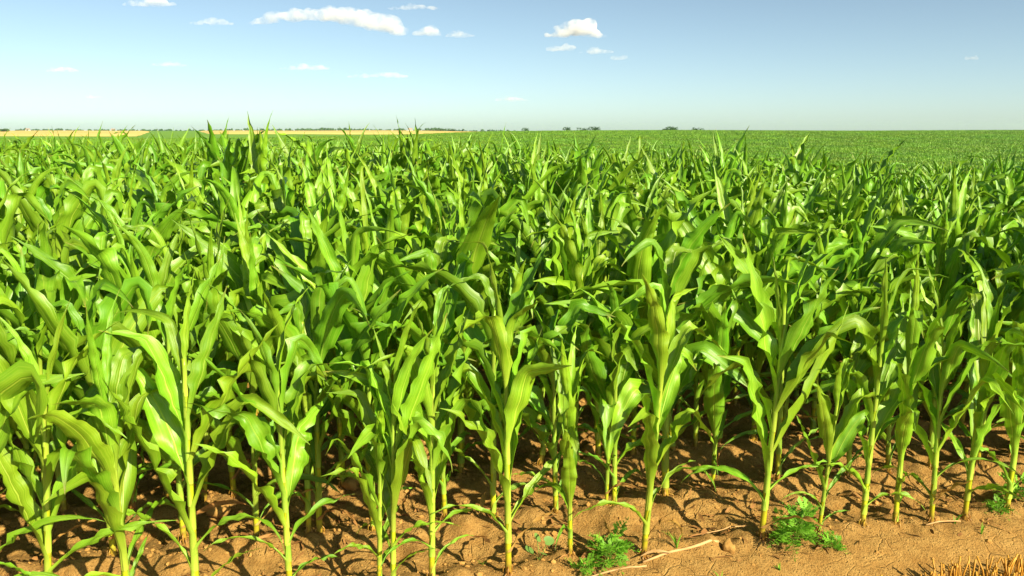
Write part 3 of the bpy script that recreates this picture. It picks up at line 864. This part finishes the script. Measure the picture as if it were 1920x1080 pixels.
def clod(px, py, s, label, sub=2):
    x, y = G(px, py); V, Fq = lump(rg, s, .8, sub, .05); V += s * .22 * np.stack([vnoise(V[:, 0] / s * 2.2 + k, V[:, 2] / s * 2.2 + V[:, 1] / s, 60 + k) for k in range(3)], 1)
    o = obj('clod', mk_mesh('clod', V, Fq, mats=(M_CLOD,))); o.location = (x, y, height(x, y) + s * .45); tag(o, label, 'clod')
clod(1366, 1040, .038, 'round brown soil clod at the end of the dry stalk')
clod(408, 968, .055, 'big rounded soil clod between front-row and second-row plants on the left')
clod(660, 925, .05, 'rounded soil clod in the second furrow')
clod(1110, 845, .055, 'rounded clod far back between the corn stalks')
def dry_leaf(px, py, L, W, th0, th1, az, label, name='dry_leaf'):
    x, y = G(px, py); V, Fq, U = leaf_geo(rg, L, W, th0, th1, twist=1.2, sway=.5, sheath=0, wave=.25, nu=5, nv=14, r=.004)
    o = obj(name, mk_mesh('dry_leaf', V, Fq, U, mats=(M_DRY,))); o.location = (x, y, height(x, y) + .002); o.rotation_euler = (0, 0, az); tag(o, label, 'dead leaf')
dry_leaf(1146, 1036, .15, .03, .2, .5, 2.4, 'dry brown leaf sticking upright above the small feathery weed')
dry_leaf(1005, 935, .24, .04, .9, 2.0, 2.6, 'curled yellow-brown dead leaf lying behind the short front-row plant')
dry_leaf(898, 985, .2, .03, .5, 2.4, 1.2, 'rusty dead leaf between two second-row stalks')
dry_leaf(1280, 1040, .22, .02, .05, 2.6, 3.0, 'withered yellow leaf arching down to the wispy grass')

# ------------------------------------------------------------------ far fields, woods, houses
def sheet(name, corners, mat, lift, n=(24, 16)):
    c = np.array(corners, float); U_, V_ = np.meshgrid(np.linspace(0, 1, n[0]), np.linspace(0, 1, n[1]))
    P = ((1 - U_) * (1 - V_))[..., None] * c[0] + (U_ * (1 - V_))[..., None] * c[1] + (U_ * V_)[..., None] * c[2] + ((1 - U_) * V_)[..., None] * c[3]
    x, y = P[..., 0].ravel(), P[..., 1].ravel()
    e = (np.minimum(np.minimum(U_, 1 - U_), np.minimum(V_, 1 - V_)) > 1e-6).ravel()
    V = np.stack([x, y, relief(x, y) + lift * e], 1)
    tag(obj(name, mk_mesh(name, V, grid_faces(*n), mats=(mat,))), kind='structure')
sheet('green_field', [(-900, 265), (500, 300), (3000, 4300), (-3000, 4300)], M_FARGREEN, .35, (60, 120))
sheet('wheat_field', [(-360, 325), (-150, 350), (-330, 800), (-760, 800)], M_WHEAT, 1.2, (40, 60))
sheet('wheat_field', [(-165, 470), (5, 500), (-20, 880), (-320, 880)], M_WHEAT, 1.2, (40, 60))

def crown_mesh(rng, w, h, n, leaf):
    mb = MB(); k = int(rng.integers(5, 9)); cs = [(rng.normal(0, w * .22), rng.normal(0, w * .22), h * rng.uniform(.3, .78), w * rng.uniform(.22, .36)) for _ in range(k)]
    for _ in range(n):
        cx, cyy, cz, r = cs[int(rng.integers(0, k))]; d = rng.normal(0, 1, 3); d /= np.linalg.norm(d); p = np.array([cx, cyy, cz]) + d * r * rng.uniform(.7, 1.05)
        a = rng.normal(0, 1, 3); a /= np.linalg.norm(a); b = np.cross(a, rng.normal(0, 1, 3)); b /= np.linalg.norm(b); s = leaf * rng.uniform(.6, 1.3)
        mb.add([p - a * s, p + b * s * .7, p + a * s, p - b * s * .7], [(0, 1, 2, 3)])
    return mb.mesh('crown', (M_FARTREE,), smooth=False)
crowns = [crown_mesh(rg, 8, 8, 420, .55) for _ in range(4)]
tv, tf, tu = tube([(0, 0, -1), (0.1, 0, 1.5), (0, .1, 4)], [.35, .28, .15], 7)
trunk = mk_mesh('trunk', tv, tf, tu, mats=(M_TRUNK,))
def tree(px, dist, top_px, width, label, group='lone trees on the horizon'):
    x = (px - 960) / F_PX * dist * math.cos(PITCH)
    top = CAM_H + (243 - top_px) / F_PX * dist / math.cos(PITCH) ** 2 * .97
    z = float(relief(x, dist)); h = max(4, top - z)
    r = empty('tree', (x, dist, z), label, 'tree', group); s = h / 8.6
    r.scale = (width / 8, width / 8, s); obj('trunk', trunk, r); obj('crown', crowns[int(rg.integers(0, 4))], r)
tree(988, 560, 240.5, 4, 'tiny rounded treetop on the horizon, first of the row above the corn')
tree(1066, 520, 239, 4, 'small treetop on the horizon under the bright white cloud')
tree(1092, 560, 239, 6, 'wider low treetop on the horizon just right of the cloud')
tree(1119, 500, 237, 6, 'dark rounded treetop on the horizon midway along the corn ridge')
tree(1253, 480, 236.5, 6.5, 'larger dark treetop, on the left of the close pair on the horizon')
tree(1265, 490, 237.5, 5.5, 'smaller treetop, on the right of the close pair on the horizon')
tree(1308, 480, 237.5, 6, 'lone treetop on the horizon right of the close pair')
tree(826, 900, 240, 9, 'dark tree beyond the end of the golden field')
tree(846, 920, 240.5, 9, 'second dark tree beyond the end of the golden field')
bx, by = -352, 600
bush = empty('bush', (bx, by, float(relief(bx, by)) + .5), 'dark olive bush standing in the golden field', 'bush'); bush.scale = (1.2, .8, .30); obj('crown', crowns[1], bush)

def wood(name, x0, y0, x1, y1, n, hlo, hhi, label):
    rg2 = np.random.default_rng(abs(int(x0)) + n); mb = MB()
    for i in range(n):
        t = (i + rg2.random()) / n; cx = x0 + (x1 - x0) * t; cyy = y0 + (y1 - y0) * t + rg2.normal(0, 14); z = float(relief(cx, cyy))
        h = rg2.uniform(hlo, hhi) * (.75 + .5 * (vnoise(np.array([cx / 130]), np.array([3.]), 4)[0] + .5)); w_ = h * rg2.uniform(.8, 1.3)
        for _ in range(5):
            V, Fq = lump(rg2, w_ * rg2.uniform(.3, .48), .85, 1)
            mb.add(V + np.array([cx + rg2.normal(0, w_ * .3), cyy + rg2.normal(0, w_ * .3), z + h * rg2.uniform(.25, .72)]), Fq)
    tag(obj(name, mb.mesh(name, (M_FARTREE,), smooth=False)), label, kind='stuff')
wood('far_wood', -1500, 1900, -330, 2000, 150, 3.5, 6.5, 'long dark line of trees on the left horizon')
wood('far_wood', -760, 1350, -180, 1450, 70, 2.5, 4.5, 'line of trees behind the golden field')
wood('far_wood', -420, 1750, 60, 1850, 70, 3.5, 6.5, 'distant bluish wood near the middle of the horizon')

def house(px, dist, w_, d_, h_, label):
    x = (px - 960) / F_PX * dist * math.cos(PITCH); r = empty('farmhouse', (x, dist, float(relief(x, dist)) + .5), label, 'house', 'far farmhouses on the plain')
    bxs = lambda a, b, c: np.array([(i * a / 2, j * b / 2, k * c) for k in (0, 1) for j in (-1, 1) for i in (-1, 1)])
    fb = [(0, 1, 3, 2), (4, 6, 7, 5), (0, 4, 5, 1), (1, 5, 7, 3), (3, 7, 6, 2), (2, 6, 4, 0)]
    obj('wall', mk_mesh('house_wall', bxs(w_, d_, h_), fb, smooth=False, mats=(M_PLASTER,)), r)
    a, b = w_ / 2 + .4, d_ / 2 + .5; V = [(-a, -b, h_ - .1), (a, -b, h_ - .1), (a, b, h_ - .1), (-a, b, h_ - .1), (-a, 0, h_ + d_ * .38), (a, 0, h_ + d_ * .38)]
    obj('roof', mk_mesh('house_roof', V, [(0, 1, 5, 4), (2, 3, 4, 5), (0, 4, 3, 3), (1, 2, 5, 5), (0, 3, 2, 1)], smooth=False, mats=(M_ROOF,)), r)
    for k in (-.28, .28):
        o = obj('window', mk_mesh('house_window', bxs(1.0, .08, 1.2), fb, smooth=False, mats=(M_PANE,)), r); o.location = (k * w_, -d_ / 2 - .02, h_ * .4)
house(769, 1400, 6, 5, 2.6, 'small white farmhouse beyond the golden field')
house(52, 1600, 6, 5, 2.6, 'tiny pale farmhouse before the wood at the far left')
house(212, 1600, 6, 5, 2.6, 'tiny pale farmhouse behind the left golden field')

# ------------------------------------------------------------------ haze
m, nt, nodes, links = new_mat('haze'); pv = nodes.new('ShaderNodeVolumePrincipled')
pv.inputs['Color'].default_value = (.70, .88, 1, 1); pv.inputs['Density'].default_value = .00008; pv.inputs['Anisotropy'].default_value = .2
links.new(pv.outputs[0], nodes.new('ShaderNodeOutputMaterial').inputs['Volume'])
hv = np.array([(i, j, k) for k in (-16, 30) for j in (-80, 4600) for i in (-3700, 3700)], float)
tag(obj('haze', mk_mesh('haze', hv, [(0, 2, 3, 1), (4, 5, 7, 6), (0, 1, 5, 4), (1, 3, 7, 5), (3, 2, 6, 7), (2, 0, 4, 6)], smooth=False, mats=(m,))), 'thin pale haze over the far fields', kind='stuff')

# ------------------------------------------------------------------ clouds
def cloud_mat(name, dens, scale):
    m, nt, nodes, links = new_mat(name); n = N(nt)
    co = n('ShaderNodeTexCoord'); f = n.noise(co.outputs['Object'], scale, 6, .62)
    d = n.math('MULTIPLY', n.math('MULTIPLY_ADD', f, 4.4, -1.8, clamp=True), dens)
    p = n('ShaderNodeVolumePrincipled'); p.inputs['Color'].default_value = (1, 1, 1, 1); p.inputs['Anisotropy'].default_value = -.15
    n.link(d, p.inputs['Density'])
    o = n('ShaderNodeOutputMaterial'); n.link(p.outputs[0], o.inputs['Volume'])
    return m
CD = 5600
CM = [cloud_mat('cloud_dense', .022, .012), cloud_mat('cloud_soft', .012, .014), cloud_mat('cloud_thin', .013, .012)]
def cloud(spine, m, label, seed):
    """spine: places (x, y, half height) along the cloud, in photograph pixels, at the clouds' distance"""
    rc = np.random.default_rng(seed); k = CD / F_PX
    sp = np.array(spine, float); L = np.hypot(np.diff(sp[:, 0]), np.diff(sp[:, 1])).sum()
    cx, cyy = sp[:, 0].mean(), sp[:, 1].mean(); mb = MB(); nb = int(10 + L / 3.2)
    for i in range(nb):
        u = rc.random() * (len(sp) - 1); q = min(int(u), len(sp) - 2); p = sp[q] + (sp[q + 1] - sp[q]) * (u - q)
        s = p[2] * k * rc.uniform(.25, .9); off = p[2] * k - s
        V, Fq = lump(rc, 1, 1, 3, .0); V = V / np.linalg.norm(V, axis=1).mean() * np.array([s * rc.uniform(1.2, 2.0), s * 1.5, s])
        V[:, 2] = np.where(V[:, 2] < 0, V[:, 2] * .6, V[:, 2])
        mb.add(V + np.array([(p[0] - cx) * k + rc.normal(0, 3) * k, rc.normal(0, p[2] * k * .5), (cyy - p[1]) * k + rc.uniform(-.8, .8) * off]), Fq)
    o = obj('cloud', mb.mesh('cloud', (CM[m],))); o.location = ((cx - 960) * k, CD, CAM_H + CD * math.tan(math.atan((540 - cyy) / F_PX) - PITCH)); tag(o, label, 'cloud')
    md = o.modifiers.new('remesh', 'REMESH'); md.mode = 'VOXEL'; md.voxel_size = 6
def flat(x, y, w, h): return [(x - w / 2, y + h * .15, h * .18), (x - w * .2, y, h * .42), (x + w * .1, y, h * .5), (x + w / 2, y + h * .15, h * .18)]
cloud([(1026, 67, 4), (1045, 62, 9), (1062, 57, 16), (1085, 55, 18), (1102, 61, 13), (1126, 69, 5)], 0, 'brightest compact white cumulus cloud, highest right of the centre', 1)
cloud([(490, 45, 5), (520, 37, 11), (560, 31, 14), (600, 29, 15), (650, 32, 16), (690, 37, 18), (730, 48, 18), (764, 62, 10)], 1, 'largest long white cloud bank, high on the left', 2)
cloud([(782, 63, 6), (800, 62, 8), (814, 60, 11), (826, 64, 6)], 1, 'small white puff at the right end of the long cloud bank', 3)
cloud(flat(867, 65, 46, 18), 2, 'faint puff floating right of the long cloud bank', 4)
cloud(flat(420, 42, 68, 18), 1, 'small flat white cloud left of the long cloud bank', 5)
cloud([(1018, 94, 5), (1036, 92, 7), (1048, 93, 4), (1058, 90, 9), (1070, 94, 4)], 1, 'small twin puff just below the brightest cloud', 6)
cloud(flat(1112, 96, 52, 16), 2, 'faint wisp below the right half of the brightest cloud', 7)
cloud(flat(1160, 109, 28, 14), 1, 'tiny puff to the lower right of the brightest cloud', 8)
cloud(flat(335, 121, 58, 14), 1, 'small flat white cloud low in the sky at the left', 9)
cloud(flat(586, 127, 90, 16), 1, 'flat bright cloud low below the long cloud bank', 10)
cloud(flat(785, 14, 90, 16), 1, 'flat white streak cloud near the top, above the faint puff', 11)
cloud(flat(310, 6, 96, 20), 2, 'faint streak cloud cut by the top edge of the picture', 12)
cloud(flat(722, 142, 120, 15), 2, 'long faint wisp low in the middle of the sky', 13)
cloud(flat(138, 131, 60, 14), 2, 'faint wisp low at the far left', 14)
cloud(flat(955, 186, 58, 14), 2, 'very faint wisp close above the horizon', 15)
cloud(flat(1797, 109, 22, 10), 2, 'lone faint puff at the far right', 16)
cloud(flat(195, 182, 30, 10), 2, 'smallest faint puff close above the far left horizon', 17)
